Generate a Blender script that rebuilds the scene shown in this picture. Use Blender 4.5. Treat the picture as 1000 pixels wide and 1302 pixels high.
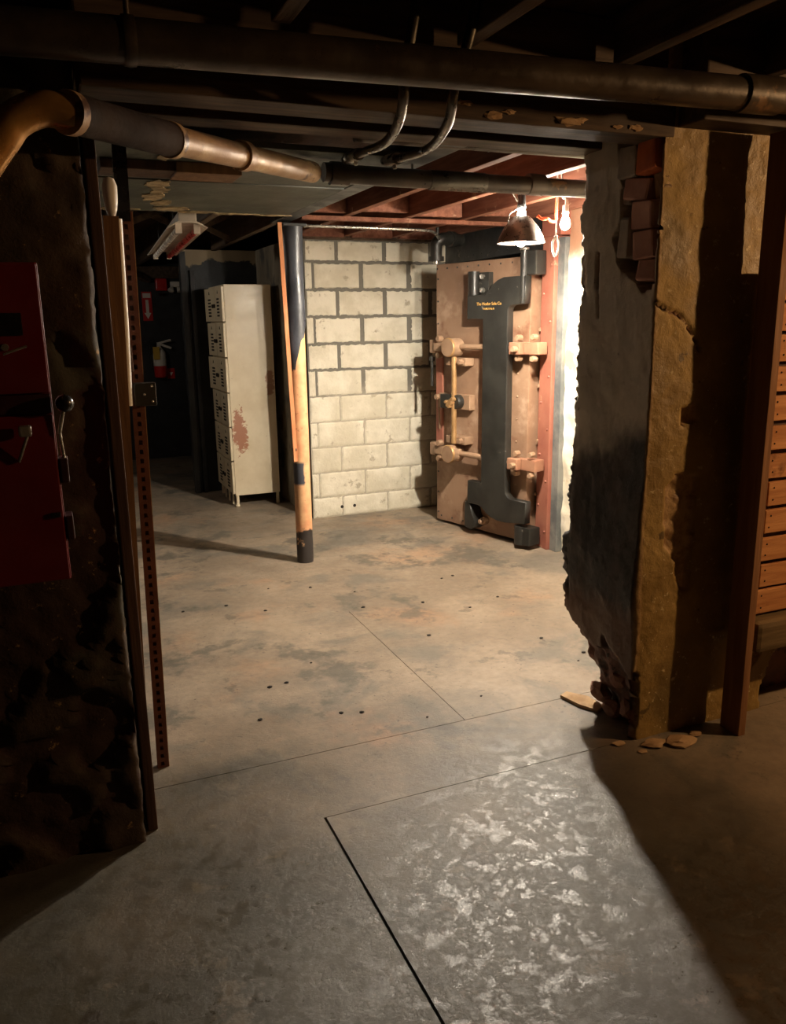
import bpy, bmesh, math, random
from mathutils import Vector, Matrix, noise as mnoise
random.seed(11)
for o in list(bpy.data.objects): bpy.data.objects.remove(o)
scn = bpy.context.scene
C = scn.collection

# ------------------------------------------------------------------ camera
CAM_H = 1.5; F_PX = 1030.0
pitch, roll, yaw = math.radians(13.28), math.radians(0.88), math.radians(22.6)
fw = Vector((math.sin(yaw)*math.cos(pitch), math.cos(yaw)*math.cos(pitch), -math.sin(pitch)))
r0 = Vector((math.cos(yaw), -math.sin(yaw), 0)); u0 = r0.cross(fw)
rt = math.cos(roll)*r0 - math.sin(roll)*u0; up = math.cos(roll)*u0 + math.sin(roll)*r0
cd = bpy.data.cameras.new('camera'); cam = bpy.data.objects.new('camera', cd); C.objects.link(cam)
cd.sensor_fit = 'VERTICAL'; cd.sensor_height = 24.0; cd.lens = 24.0*F_PX/1302.0; cd.clip_start = 0.02
cam.matrix_world = Matrix(((rt.x, up.x, -fw.x, 0), (rt.y, up.y, -fw.y, 0), (rt.z, up.z, -fw.z, CAM_H), (0, 0, 0, 1)))
scn.camera = cam

# ------------------------------------------------------------------ light and exposure
w = bpy.data.worlds.new('world'); scn.world = w; w.use_nodes = True
w.node_tree.nodes['Background'].inputs[0].default_value = (0.6, 0.5, 0.4, 1)
w.node_tree.nodes['Background'].inputs[1].default_value = 0.002
scn.view_settings.view_transform = 'Standard'; scn.view_settings.look = 'None'
scn.view_settings.exposure = 0.2; scn.view_settings.gamma = 1.0; scn.view_settings.use_curve_mapping = False
LAMP_COL = (1.0, 0.89, 0.74); LAMP_REFLECTOR = 5200.0; LAMP_BARE = 1500.0; LAMP_FAR = 210.0
WARM_COL = (1.0, 0.60, 0.28); LAMP_WARM = 2500.0

# ------------------------------------------------------------------ materials
def lin(c):
    return tuple(((v/255)/12.92 if v/255 <= .04045 else ((v/255+.055)/1.055)**2.4) for v in c[:3]) + (1.0,)
class NT:
    def __init__(s, name):
        s.m = bpy.data.materials.new(name); s.m.use_nodes = True; s.t = s.m.node_tree
        s.b = s.t.nodes['Principled BSDF']; s.tc = s.t.nodes.new('ShaderNodeTexCoord')
        s.co = s.tc.outputs['Object']
    def n(s, t, **k):
        x = s.t.nodes.new(t)
        for a, v in k.items(): setattr(x, a, v)
        return x
    def put(s, sock, v):
        if hasattr(v, 'is_linked'): s.t.links.new(v, sock)
        else: sock.default_value = v
    def vary(s):                                    # every copy of a piece gets its own stretch of the pattern
        i = s.n('ShaderNodeObjectInfo'); a = s.n('ShaderNodeVectorMath', operation='SCALE'); a.inputs[0].default_value = (17., 31., 23.)
        s.t.links.new(i.outputs['Random'], a.inputs['Scale']); b = s.n('ShaderNodeVectorMath', operation='ADD')
        s.t.links.new(s.tc.outputs['Object'], b.inputs[0]); s.t.links.new(a.outputs[0], b.inputs[1]); s.co = b.outputs[0]
    def map(s, seed=0, sc=(1, 1, 1)):
        x = s.n('ShaderNodeMapping'); s.put(x.inputs[0], s.co)
        x.inputs[1].default_value = (seed*3.17, seed*1.93, seed*2.41); x.inputs[3].default_value = sc
        return x.outputs[0]
    def noise(s, scale, seed=0, detail=5, rough=.6, sc=(1, 1, 1), dist=0):
        x = s.n('ShaderNodeTexNoise'); s.put(x.inputs['Vector'], s.map(seed, sc))
        x.inputs['Scale'].default_value = scale; x.inputs['Detail'].default_value = detail
        x.inputs['Roughness'].default_value = rough; x.inputs['Distortion'].default_value = dist
        return x.outputs['Fac']
    def vor(s, scale, seed=0, feature='F1', sc=(1, 1, 1)):
        x = s.n('ShaderNodeTexVoronoi', feature=feature); s.put(x.inputs['Vector'], s.map(seed, sc))
        x.inputs['Scale'].default_value = scale
        return x.outputs['Distance']
    def ramp(s, v, a, b, lo=0., hi=1.):
        x = s.n('ShaderNodeMapRange', interpolation_type='SMOOTHSTEP'); s.put(x.inputs[0], v)
        flip = a > b
        if flip: a, b, lo, hi = b, a, hi, lo
        x.inputs[1].default_value = a; x.inputs[2].default_value = b
        x.inputs[3].default_value = lo; x.inputs[4].default_value = hi
        return x.outputs[0]
    def math(s, op, a, b=0.):
        x = s.n('ShaderNodeMath', operation=op); s.put(x.inputs[0], a); s.put(x.inputs[1], b)
        return x.outputs[0]
    def mix(s, f, a, b):
        x = s.n('ShaderNodeMix', data_type='RGBA'); s.put(x.inputs[0], f); s.put(x.inputs[6], a); s.put(x.inputs[7], b)
        return x.outputs[2]
    def xyz(s):
        x = s.n('ShaderNodeSeparateXYZ'); s.put(x.inputs[0], s.co); return x.outputs
    def attr(s, name):
        x = s.n('ShaderNodeAttribute', attribute_name=name); y = s.n('ShaderNodeSeparateColor')
        s.t.links.new(x.outputs['Color'], y.inputs[0]); return y.outputs
    def done(s, col, rough=.7, metal=0., h=None, strength=.3, dist=.01, spec=.5):
        s.put(s.b.inputs['Base Color'], col); s.put(s.b.inputs['Roughness'], rough); s.put(s.b.inputs['Metallic'], metal)
        s.b.inputs['Specular IOR Level'].default_value = spec
        if h is not None:
            x = s.n('ShaderNodeBump'); x.inputs['Strength'].default_value = strength; x.inputs['Distance'].default_value = dist
            s.put(x.inputs['Height'], h); s.t.links.new(x.outputs[0], s.b.inputs['Normal'])
        return s.m
def pm(name, c1, c2, scale=8, rough=.7, metal=0., bump=.3, bscale=40, spots=(), sc=(1, 1, 1), dist=.006, spec=.5, vary=True):
    s = NT(name)
    if vary: s.vary()
    col = s.mix(s.ramp(s.noise(scale, 1, sc=sc), .35, .65), lin(c1), lin(c2))
    for i, (c, k, th, wd) in enumerate(spots):
        col = s.mix(s.ramp(s.noise(k, 5+i), th, th+wd), col, lin(c))
    return s.done(col, s.ramp(s.noise(scale*2, 9), .3, .7, max(rough-.12, .05), min(rough+.12, 1)), metal, s.noise(bscale, 3, sc=sc), bump, dist, spec)
def emit(name, col, strength):
    s = NT(name); s.b.inputs['Base Color'].default_value = (1, 1, 1, 1)
    s.b.inputs['Emission Color'].default_value = col + (1,); s.b.inputs['Emission Strength'].default_value = strength
    return s.m

def floor_mat():
    s = NT('worn_concrete'); P = s.xyz()
    n1 = s.noise(1.6, 1, 6, .6); n2 = s.noise(5, 2, 6, .65); n3 = s.noise(26, 3, 5, .65); n4 = s.noise(2.3, 4, 7, .6, dist=.6)
    # sealed grey slab towards the front, dusted beige concrete in the room behind
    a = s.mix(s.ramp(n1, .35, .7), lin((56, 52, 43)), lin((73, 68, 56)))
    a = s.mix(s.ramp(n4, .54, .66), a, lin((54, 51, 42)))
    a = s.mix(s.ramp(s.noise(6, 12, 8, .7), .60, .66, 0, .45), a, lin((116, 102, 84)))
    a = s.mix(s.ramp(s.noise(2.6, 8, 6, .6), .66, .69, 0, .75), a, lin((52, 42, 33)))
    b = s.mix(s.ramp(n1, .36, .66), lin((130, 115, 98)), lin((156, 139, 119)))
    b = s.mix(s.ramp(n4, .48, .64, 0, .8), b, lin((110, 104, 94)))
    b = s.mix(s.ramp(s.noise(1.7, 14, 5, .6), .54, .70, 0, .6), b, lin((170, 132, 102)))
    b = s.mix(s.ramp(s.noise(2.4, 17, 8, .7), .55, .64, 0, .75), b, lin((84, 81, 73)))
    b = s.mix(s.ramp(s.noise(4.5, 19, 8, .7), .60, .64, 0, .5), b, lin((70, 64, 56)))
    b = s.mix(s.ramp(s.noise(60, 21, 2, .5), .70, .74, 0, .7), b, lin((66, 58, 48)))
    warm_pool = s.math('MULTIPLY', s.math('MAXIMUM', s.math('SUBTRACT', P[0], 1.45), 0.), 1.7)      # floor colour lightened to the right, standing in for the warm lamp's pool
    far = s.ramp(s.math('ADD', s.math('ADD', P[1], warm_pool), s.math('MULTIPLY', s.math('SUBTRACT', s.noise(1.3, 41, 6, .6), .5), 2.0)), 1.75, 3.1)
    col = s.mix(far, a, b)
    col = s.mix(s.ramp(n3, .3, .75, 0, .3), col, lin((76, 70, 61)))
    flake = s.ramp(s.noise(20, 31, 10, .76), .45, .56); fine = s.noise(60, 36, 8, .78)
    rn = s.math('ADD', s.ramp(fine, .40, .60, .27, .40), s.math('MULTIPLY', flake, .17))
    rf = s.ramp(n2, .3, .7, .46, .66)
    m = s.n('ShaderNodeMix'); s.put(m.inputs[0], far); s.put(m.inputs[2], rn); s.put(m.inputs[3], rf)
    h = s.math('ADD', s.math('MULTIPLY', fine, .6), s.math('ADD', s.math('MULTIPLY', flake, .25), s.math('MULTIPLY', s.noise(15, 34, 6, .7), .9)))
    return s.done(col, m.outputs[0], 0, h, .30, .006, .5)
def wall_right_mat():
    s = NT('pillar_plaster'); a = s.attr('lay'); z = s.xyz()[2]
    n1 = s.noise(5, 1, 6, .65); n2 = s.noise(22, 2, 6, .7); n3 = s.noise(2.2, 3, 4, .6)
    yel = s.mix(s.ramp(n1, .35, .68), lin((132, 104, 54)), lin((164, 134, 76)))
    yel = s.mix(s.ramp(n3, .5, .7, 0, .7), yel, lin((104, 86, 52)))
    yel = s.mix(s.ramp(s.noise(55, 19, 4, .7), .66, .70, 0, .8), yel, lin((222, 202, 160)))
    yel = s.mix(s.ramp(n2, .60, .68, 0, .85), yel, lin((206, 184, 136)))
    yel = s.mix(s.ramp(s.noise(11, 14, 5, .6), .66, .70, 0, .8), yel, lin((84, 66, 40)))
    zz = s.math('ADD', z, s.math('MULTIPLY', s.math('SUBTRACT', n3, .5), .55))
    gry = s.mix(s.ramp(n1, .35, .65), lin((184, 176, 160)), lin((204, 196, 180)))
    dk = s.mix(s.ramp(n1, .4, .62), lin((48, 46, 46)), lin((80, 73, 68)))
    rev = s.mix(s.ramp(zz, 1.02, 1.16), dk, gry)
    rev = s.mix(s.ramp(zz, .52, .40), rev, lin((104, 78, 62)))
    rev = s.mix(s.ramp(n2, .66, .72, 0, .7), rev, lin((30, 27, 26)))
    col = s.mix(a[2], yel, rev)
    brick = s.mix(s.ramp(n1, .35, .65), lin((84, 58, 48)), lin((128, 86, 70)))
    brick = s.mix(s.ramp(n2, .52, .62), brick, lin((60, 44, 38)))
    cream = s.mix(s.ramp(n2, .4, .65), lin((186, 152, 106)), lin((142, 108, 72)))
    col = s.mix(a[1], col, cream); col = s.mix(a[0], col, brick)
    h = s.math('ADD', s.noise(9, 7, 6, .7), s.math('MULTIPLY', n2, .5))
    return s.done(col, s.ramp(n1, .3, .7, .45, .75), 0, h, .6, .012, .4)
def wall_left_mat():
    s = NT('left_rubble_plaster'); a = s.attr('lay')
    n1 = s.noise(4, 1, 6, .65); n2 = s.noise(18, 2, 6, .7)
    col = s.mix(s.ramp(n1, .35, .65), lin((50, 38, 28)), lin((68, 53, 38)))
    col = s.mix(s.ramp(s.noise(3, 6), .5, .64), col, lin((58, 54, 42)))
    col = s.mix(a[0], col, lin((54, 36, 28)))
    col = s.mix(s.ramp(n2, .62, .7, 0, .7), col, lin((170, 138, 94)))
    return s.done(col, .8, 0, s.math('ADD', n1, s.math('MULTIPLY', n2, .5)), .6, .015, .3)
def white_wall_mat():
    s = NT('whitewash'); n1 = s.noise(4, 1, 6, .65); n2 = s.noise(16, 2, 6, .7); n3 = s.noise(3.5, 5, 4)
    col = s.mix(s.ramp(n1, .3, .7), lin((226, 214, 190)), lin((240, 232, 214)))
    col = s.mix(s.ramp(n3, .60, .68, 0, .8), col, lin((206, 168, 96)))
    col = s.mix(s.ramp(n2, .64, .70, 0, .8), col, lin((150, 120, 92)))
    z = s.xyz()[2]; zz = s.math('ADD', z, s.math('MULTIPLY', s.math('SUBTRACT', n3, .5), .3))
    col = s.mix(s.ramp(zz, 1.80, 1.92), col, lin((178, 134, 106)))  # top of the wall coloured darker, painting the shade above the reflector rim
    return s.done(col, .85, 0, s.math('ADD', n1, s.math('MULTIPLY', n2, .5)), .5, .015, .3)
def peel_mat(name, dark, dark2, cream, z0, axis=2, k=5):
    s = NT(name); n1 = s.noise(k, 1, 6, .65); z = s.xyz()[axis]
    zz = s.math('ADD', z, s.math('MULTIPLY', s.math('SUBTRACT', s.noise(3.5, 4, 6, .6), .5), .45))
    col = s.mix(s.ramp(n1, .35, .65), lin(dark), lin(dark2))
    col = s.mix(s.ramp(zz, z0, z0+.02), col, lin(cream))
    return s.done(col, .6, 0, s.noise(25, 2), .35, .01)
def pole_mat():
    s = NT('peach_pole_paint'); z = s.xyz()[2]; n1 = s.noise(9, 1, 6, .6); n2 = s.noise(30, 2, 5, .7)
    col = s.mix(s.ramp(n1, .35, .68), lin((206, 148, 108)), lin((222, 176, 130)))
    col = s.mix(s.ramp(n2, .62, .68, 0, .7), col, lin((150, 96, 62)))
    wob = s.math('MULTIPLY', s.math('SUBTRACT', n1, .5), .35)
    zz = s.math('ADD', z, wob)
    col = s.mix(s.ramp(zz, .20, .17), col, lin((52, 47, 45)))
    band = s.math('MULTIPLY', s.ramp(z, .50, .52), s.ramp(z, .66, .64))
    y = s.xyz()[1]; x = s.xyz()[0]
    band = s.math('MULTIPLY', band, s.ramp(s.math('ADD', x, s.math('MULTIPLY', wob, .2)), .012, .002))
    col = s.mix(band, col, lin((70, 72, 80)))
    col = s.mix(s.ramp(s.math('ADD', zz, 0), 1.32, 1.36, 0, .9), col, lin((218, 182, 120)))
    return s.done(col, s.ramp(n1, .3, .7, .35, .55), 0, n2, .25, .006)
def wood(name, c1, c2, axis=0, rough=.75, bump=.35, spots=()):
    sc = [14, 14, 14]; sc[axis] = 1.2
    return pm(name, c1, c2, 2.2, rough, 0, bump, 6, spots, tuple(sc), .006, .3)
def locker_mat():
    s = NT('cream_locker_enamel'); n1 = s.noise(6, 1); n2 = s.noise(3.2, 4, 6, .62); n3 = s.noise(28, 5, 5, .7)
    col = s.mix(s.ramp(n1, .3, .7), lin((206, 190, 160)), lin((218, 204, 176)))
    col = s.mix(s.ramp(n3, .66, .72, 0, .6), col, lin((140, 104, 72)))
    z = s.xyz()[2]; x = s.xyz()[0]
    dx = s.math('SUBTRACT', x, .07); dz = s.math('SUBTRACT', z, .62)
    d = s.math('ADD', s.math('MULTIPLY', s.math('MULTIPLY', dx, dx), 30), s.math('MULTIPLY', s.math('MULTIPLY', dz, dz), 3.2))
    d = s.math('ADD', d, s.math('MULTIPLY', s.math('SUBTRACT', s.noise(9, 8, 8, .75), .5), .9))
    col = s.mix(s.ramp(d, .13, .08, 0, .9), col, lin((158, 98, 72)))
    d2x = s.math('SUBTRACT', x, .34); d2z = s.math('SUBTRACT', z, 1.02)
    d2 = s.math('ADD', s.math('MULTIPLY', s.math('MULTIPLY', d2x, d2x), 60), s.math('MULTIPLY', s.math('MULTIPLY', d2z, d2z), 8))
    d2 = s.math('ADD', d2, s.math('MULTIPLY', s.math('SUBTRACT', s.noise(11, 9, 8, .75), .5), .7))
    col = s.mix(s.ramp(d2, .10, .05, 0, .8), col, lin((150, 92, 60)))
    return s.done(col, s.ramp(n1, .3, .7, .3, .5), 0, s.noise(20, 7), .12, .004)

MT = {}
MT['floor'] = floor_mat()
MT['joint'] = pm('joint_dirt', (34, 29, 24), (46, 40, 34), 12, .9)
MT['wall_right'] = wall_right_mat(); MT['wall_left'] = wall_left_mat(); MT['white'] = white_wall_mat()
MT['black_wall'] = pm('black_paint_wall', (26, 26, 27), (40, 40, 42), 4, .6, spots=[((70, 64, 56), 9, .66, .06)])
MT['black_peel'] = peel_mat('black_wall_torn_plaster', (30, 32, 34), (46, 49, 52), (150, 132, 104), 2.0)
MT['room_wall'] = pm('camera_room_wall', (56, 46, 36), (70, 58, 44), 3, .8)
MT['side_wall'] = pm('stained_grey_whitewash', (122, 112, 96), (150, 140, 122), 2, .8, spots=[((92, 70, 48), 3, .58, .1), ((86, 84, 80), 4, .5, .15)], sc=(5, 5, 1))
MT['deck'] = wood('dark_subfloor', (48, 32, 24), (68, 44, 32), 1)
MT['joist_red'] = wood('red_brown_joist', (108, 64, 48), (134, 88, 68), 1, spots=[((176, 140, 112), 6, .62, .08)])
MT['joist_dark'] = wood('sooty_joist', (66, 52, 40), (92, 74, 58), 1)
MT['beam_dark'] = wood('sooty_beam', (62, 48, 38), (88, 70, 54), 0)
MT['soffit'] = pm('grey_green_soffit', (64, 68, 60), (80, 82, 72), 2, .65, spots=[((52, 54, 48), 3, .55, .1)])
MT['torn'] = pm('torn_cream_plaster', (172, 152, 116), (112, 98, 74), 16, .9)
MT['block'] = pm('cream_painted_block', (204, 196, 174), (224, 217, 198), 5, .85, bump=.6, bscale=60, spots=[((176, 166, 144), 12, .6, .08)])
def mortar_mat():
    s = NT('smeared_mortar'); z = s.xyz()[2]; n = s.noise(5, 1)
    zz = s.math('ADD', z, s.math('MULTIPLY', s.math('SUBTRACT', n, .5), .3))
    col = s.mix(s.ramp(zz, .85, 1.05), lin((176, 168, 150)), lin((118, 114, 104)))
    return s.done(col, .9, 0, s.noise(50, 3), .6, .01)
MT['mortar'] = mortar_mat()
MT['pole'] = pole_mat()
MT['wrap'] = pm('slate_tape_wrap', (50, 53, 60), (74, 78, 86), 6, .38, bump=.3, bscale=20)
MT['orange_lath'] = wood('orange_lath', (190, 122, 82), (210, 146, 102), 2)
MT['locker'] = locker_mat()
MT['slot'] = pm('dark_slot', (34, 28, 24), (44, 36, 30), 20, .9)
MT['door_paint'] = pm('copper_brown_door_paint', (136, 106, 84), (152, 122, 98), 4, .5, bump=.15, spots=[((174, 146, 122), 4, .54, .15), ((122, 84, 64), 5, .58, .14)])
MT['jamb_red'] = pm('salmon_red_steel', (150, 90, 74), (164, 106, 86), 4, .5, bump=.15, spots=[((196, 150, 120), 9, .64, .08)])
MT['hinge_black'] = pm('black_enamel_steel', (34, 33, 30), (46, 45, 41), 5, .42, bump=.12, spots=[((110, 106, 98), 16, .68, .05)])
MT['brown_metal'] = pm('tan_painted_fitting', (142, 114, 90), (160, 130, 104), 8, .42, bump=.15)
MT['clamp'] = pm('rosy_tan_clamp', (150, 104, 82), (164, 122, 96), 5, .45, bump=.15)
MT['brass'] = pm('worn_brass', (160, 124, 82), (184, 146, 100), 12, .42, .4, .15)
MT['steel'] = pm('worn_steel', (150, 146, 138), (186, 182, 172), 14, .3, .8, .15)
MT['frame_black'] = pm('black_frame_steel', (34, 35, 36), (52, 53, 54), 5, .5, bump=.2, spots=[((96, 92, 84), 14, .66, .05)])
MT['strip_grey'] = pm('grey_edge_strip', (92, 96, 96), (130, 130, 124), 6, .6)
MT['gold'] = pm('gold_lettering', (206, 160, 84), (222, 178, 100), 20, .4, .2, 0)
MT['pipe_dark'] = pm('dark_iron_pipe', (58, 48, 40), (80, 68, 56), 6, .38, .35, .15, spots=[((120, 92, 64), 10, .64, .08)])
MT['pipe_brown'] = pm('brown_wrapped_pipe', (40, 29, 22), (54, 40, 30), 6, .85, 0, .3, spec=.12)
MT['pipe_tan'] = pm('scraped_tan_pipe', (176, 144, 104), (148, 112, 76), 5, .5, .1, .3, spots=[((88, 60, 42), 7, .58, .06)])
MT['pipe_brass'] = pm('brassy_elbow', (170, 122, 66), (196, 150, 88), 6, .3, .5, .15)
MT['conduit'] = pm('galvanised_conduit', (84, 78, 70), (108, 102, 92), 10, .35, .7, .1)
MT['red_box'] = pm('red_enamel_cabinet', (90, 8, 15), (100, 11, 18), 5, .45, bump=.08)
MT['red_dark'] = pm('dark_red_seam', (42, 6, 9), (50, 9, 11), 8, .5)
MT['black_plastic'] = pm('black_plastic', (20, 19, 19), (28, 27, 26), 12, .25, bump=.05)
MT['post_brown'] = wood('brown_jamb_wood', (100, 70, 44), (124, 90, 58), 2)
MT['post_dark'] = wood('dark_jamb_wood', (62, 42, 30), (80, 56, 40), 2)
MT['angle_red'] = pm('rust_red_slotted_angle', (92, 54, 40), (110, 68, 50), 8, .5, .2, .2)
MT['white_pvc'] = pm('white_plastic', (216, 210, 202), (226, 222, 214), 6, .4, bump=.05)
MT['slat'] = wood('weathered_slat', (176, 118, 72), (202, 144, 92), 0, spots=[((132, 84, 50), 5, .6, .08)])
MT['board_side'] = wood('brown_upright', (128, 88, 58), (148, 106, 72), 2)
MT['ledge'] = wood('grimy_ledge', (96, 78, 52), (118, 98, 68), 0)
MT['rubble'] = pm('rubble_stone', (124, 88, 74), (152, 112, 94), 9, .9, bump=.6, bscale=30)
MT['brick'] = pm('old_brick', (184, 138, 122), (204, 160, 142), 9, .85, bump=.5)
MT['brick_grey'] = pm('mortar_grey_brick', (150, 142, 132), (172, 162, 148), 9, .85, bump=.5)
MT['brick_orange'] = pm('orange_brick', (214, 116, 62), (190, 98, 56), 9, .85, bump=.5)
MT['chunk'] = pm('plaster_chunk', (182, 150, 112), (150, 118, 84), 12, .9, bump=.5)
MT['sign_red'] = pm('sign_red', (190, 34, 32), (200, 40, 36), 8, .4, bump=0)
MT['sign_white'] = pm('sign_white', (226, 220, 210), (232, 226, 218), 8, .5, bump=0)
MT['tag_yellow'] = pm('yellow_tag', (198, 160, 58), (208, 172, 72), 8, .5, bump=0)
MT['fixture'] = pm('white_fixture_enamel', (190, 178, 164), (206, 196, 182), 8, .4, bump=.05)
MT['tube_red'] = pm('red_tube', (196, 52, 50), (210, 70, 64), 8, .3, bump=0)  # one tube coloured red over its whole length
MT['tube_white'] = pm('unlit_white_tube', (226, 218, 210), (232, 226, 220), 8, .25, bump=0)
MT['alu'] = pm('spun_aluminium', (84, 76, 68), (100, 92, 82), 20, .35, .6, .05)
MT['cord_orange'] = pm('orange_cord', (222, 84, 40), (230, 96, 50), 10, .5, bump=0)
MT['cord_white'] = pm('white_cord', (226, 222, 214), (232, 228, 222), 10, .5, bump=0)
MT['cord_black'] = pm('black_cord', (30, 28, 27), (36, 34, 32), 10, .5, bump=0)
MT['bulb'] = emit('lit_bulb', LAMP_COL, LAMP_BARE)
MT['bulb_main'] = emit('lit_flood_bulb', LAMP_COL, LAMP_REFLECTOR)
MT['bulb_far'] = emit('lit_far_bulb', LAMP_COL, LAMP_FAR)
MT['bulb_neck'] = emit('lit_bulb_neck', LAMP_COL, LAMP_BARE*.25)
MT['bulb_warm'] = emit('lit_warm_bulb', WARM_COL, LAMP_WARM)

# ------------------------------------------------------------------ builders
class MB:
    def __init__(s): s.v = []; s.f = []; s.sm = []
    def add(s, vs, fs, smooth=False):
        k = len(s.v); s.v += [tuple(v) for v in vs]; s.f += [tuple(i+k for i in f) for f in fs]; s.sm += [smooth]*len(fs); return s
    def box(s, a, b, bev=0.0):
        x0, y0, z0 = [min(a[i], b[i]) for i in range(3)]; x1, y1, z1 = [max(a[i], b[i]) for i in range(3)]
        if bev <= 0:
            vs = [(x, y, z) for z in (z0, z1) for y in (y0, y1) for x in (x0, x1)]
            return s.add(vs, [(0, 2, 3, 1), (4, 5, 7, 6), (0, 1, 5, 4), (2, 6, 7, 3), (0, 4, 6, 2), (1, 3, 7, 5)])
        bm = bmesh.new(); bmesh.ops.create_cube(bm, size=1)
        for v in bm.verts: v.co = Vector(((x0+x1)/2+v.co.x*(x1-x0), (y0+y1)/2+v.co.y*(y1-y0), (z0+z1)/2+v.co.z*(z1-z0)))
        bmesh.ops.bevel(bm, geom=bm.edges[:], offset=min(bev, .45*min(x1-x0, y1-y0, z1-z0)), segments=2, profile=.6, affect='EDGES')
        bm.verts.index_update(); s.add([v.co for v in bm.verts], [[v.index for v in f.verts] for f in bm.faces]); bm.free(); return s
    def bar(s, p, q, wx, wy, axis=None):       # rectangular bar between two points
        p, q = Vector(p), Vector(q); d = (q-p).normalized(); a = Vector(axis) if axis else Vector((1, 0, 0))
        a = (a-d*a.dot(d)).normalized(); b = d.cross(a)
        vs = [c+a*sx*wx/2+b*sy*wy/2 for c in (p, q) for sx, sy in ((-1, -1), (1, -1), (1, 1), (-1, 1))]
        return s.add(vs, [(3, 2, 1, 0), (4, 5, 6, 7)]+[(i, (i+1) % 4, 4+(i+1) % 4, 4+i) for i in range(4)])
    def tube(s, pts, r, n=14, cap=True):
        pts = [Vector(p) for p in pts]; rs = r if isinstance(r, (list, tuple)) else [r]*len(pts)
        d0 = (pts[1]-pts[0]).normalized(); a = d0.orthogonal().normalized(); rings = []
        for i, p in enumerate(pts):
            d = (pts[min(i+1, len(pts)-1)]-pts[max(i-1, 0)]).normalized(); a = (a-d*a.dot(d)).normalized(); b = d.cross(a)
            rings.append([p+(a*math.cos(t)+b*math.sin(t))*rs[i] for t in [2*math.pi*j/n for j in range(n)]])
        vs = [v for g in rings for v in g]
        fs = [(i*n+j, i*n+(j+1) % n, (i+1)*n+(j+1) % n, (i+1)*n+j) for i in range(len(pts)-1) for j in range(n)]
        s.add(vs, fs, True)
        if cap:
            s.add(rings[0], [tuple(reversed(range(n)))]); s.add(rings[-1], [tuple(range(n))])
        return s
    def lathe(s, prof, c=(0, 0, 0), n=20, axis=(0, 0, 1), wob=None, smooth=True):
        ax = Vector(axis).normalized(); a = ax.orthogonal().normalized(); b = ax.cross(a); c = Vector(c); vs = []
        for i, (r, z) in enumerate(prof):
            for j in range(n):
                t = 2*math.pi*j/n; rr = r*(wob(t, z) if wob else 1)
                vs.append(c+ax*z+(a*math.cos(t)+b*math.sin(t))*rr)
        fs = [(i*n+j, i*n+(j+1) % n, (i+1)*n+(j+1) % n, (i+1)*n+j) for i in range(len(prof)-1) for j in range(n)]
        return s.add(vs, fs, smooth)
    def cyl(s, p, q, r, n=16): return s.tube([p, q], r, n)
    def disc(s, c, r, h, axis, n=20, bev=.12):
        return s.lathe([(.0001, 0), (r, 0), (r, h*(1-bev*2)), (r*(1-bev), h), (.0001, h)], c, n, axis, None, False)
    def rivet(s, c, r, axis): return s.lathe([(r, 0), (r*.8, r*.5), (.0001, r*.8)], c, 8, axis)
    def lump(s, c, r, seed=0, sub=2, amp=.35, sq=(1, 1, 1)):
        bm = bmesh.new(); bmesh.ops.create_icosphere(bm, subdivisions=sub, radius=1)
        for v in bm.verts:
            k = 1+amp*mnoise.noise(v.co*1.3+Vector((seed*7.1, seed*3.3, 0)))
            v.co = Vector((c[0]+v.co.x*r*k*sq[0], c[1]+v.co.y*r*k*sq[1], c[2]+v.co.z*r*k*sq[2]))
        bm.verts.index_update(); s.add([v.co for v in bm.verts], [[v.index for v in f.verts] for f in bm.faces]); bm.free(); return s
    def mesh(s, name):
        m = bpy.data.meshes.new(name); m.from_pydata(s.v, [], s.f); m.update()
        m.polygons.foreach_set('use_smooth', s.sm); return m
    def obj(s, name, mat, parent=None, loc=None): return link(name, s.mesh(name), mat, parent, loc)
def link(name, mesh, mat, parent=None, loc=None):
    if mat is not None and not mesh.materials: mesh.materials.append(MT[mat])
    o = bpy.data.objects.new(name, mesh); C.objects.link(o)
    if parent: o.parent = parent
    if loc: o.location = loc
    return o
def tag(o, label, cat, group=None):
    o['label'] = label; o['category'] = cat
    if group: o['group'] = group
    return o
def thing(name, label, cat, loc=(0, 0, 0), rz=0., group=None):
    o = bpy.data.objects.new(name, None); C.objects.link(o); o.location = loc; o.rotation_euler = (0, 0, rz); o.empty_display_size = .1
    return tag(o, label, cat, group)
def struct(o, label=None):
    o['kind'] = 'structure'
    if label: o['label'] = label
    return o
def spline(pts, k=8):                            # Catmull-Rom through points
    P = [Vector(p) for p in pts]; P = [2*P[0]-P[1]]+P+[2*P[-1]-P[-2]]; out = []
    for i in range(1, len(P)-2):
        for j in range(k):
            t = j/k; a, b, c, d = P[i-1:i+3]
            out.append(.5*((2*b)+(c-a)*t+(2*a-5*b+4*c-d)*t*t+(3*b-a-3*c+d)*t**3))
    return out+[P[-2]]
def sheet(name, polys, h, mat, parent, frame, bev=0.):   # filled 2D outline (first poly, others are holes) extruded by h; frame maps (u,v,w)
    cu = bpy.data.curves.new(name, 'CURVE'); cu.dimensions = '2D'; cu.fill_mode = 'BOTH'; cu.extrude = h/2; cu.bevel_depth = bev; cu.bevel_resolution = 1
    for p in polys:
        sp = cu.splines.new('POLY'); sp.points.add(len(p)-1); sp.use_cyclic_u = True
        for i, (u, v) in enumerate(p): sp.points[i].co = (u, v, 0, 1)
    t = bpy.data.objects.new(name, cu); C.objects.link(t); dg = bpy.context.evaluated_depsgraph_get()
    m = bpy.data.meshes.new_from_object(t.evaluated_get(dg)); bpy.data.objects.remove(t)
    for v in m.vertices: v.co = frame(v.co.x, v.co.y, v.co.z)
    m.materials.clear(); m.update()
    return link(name, m, mat, parent)
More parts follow.
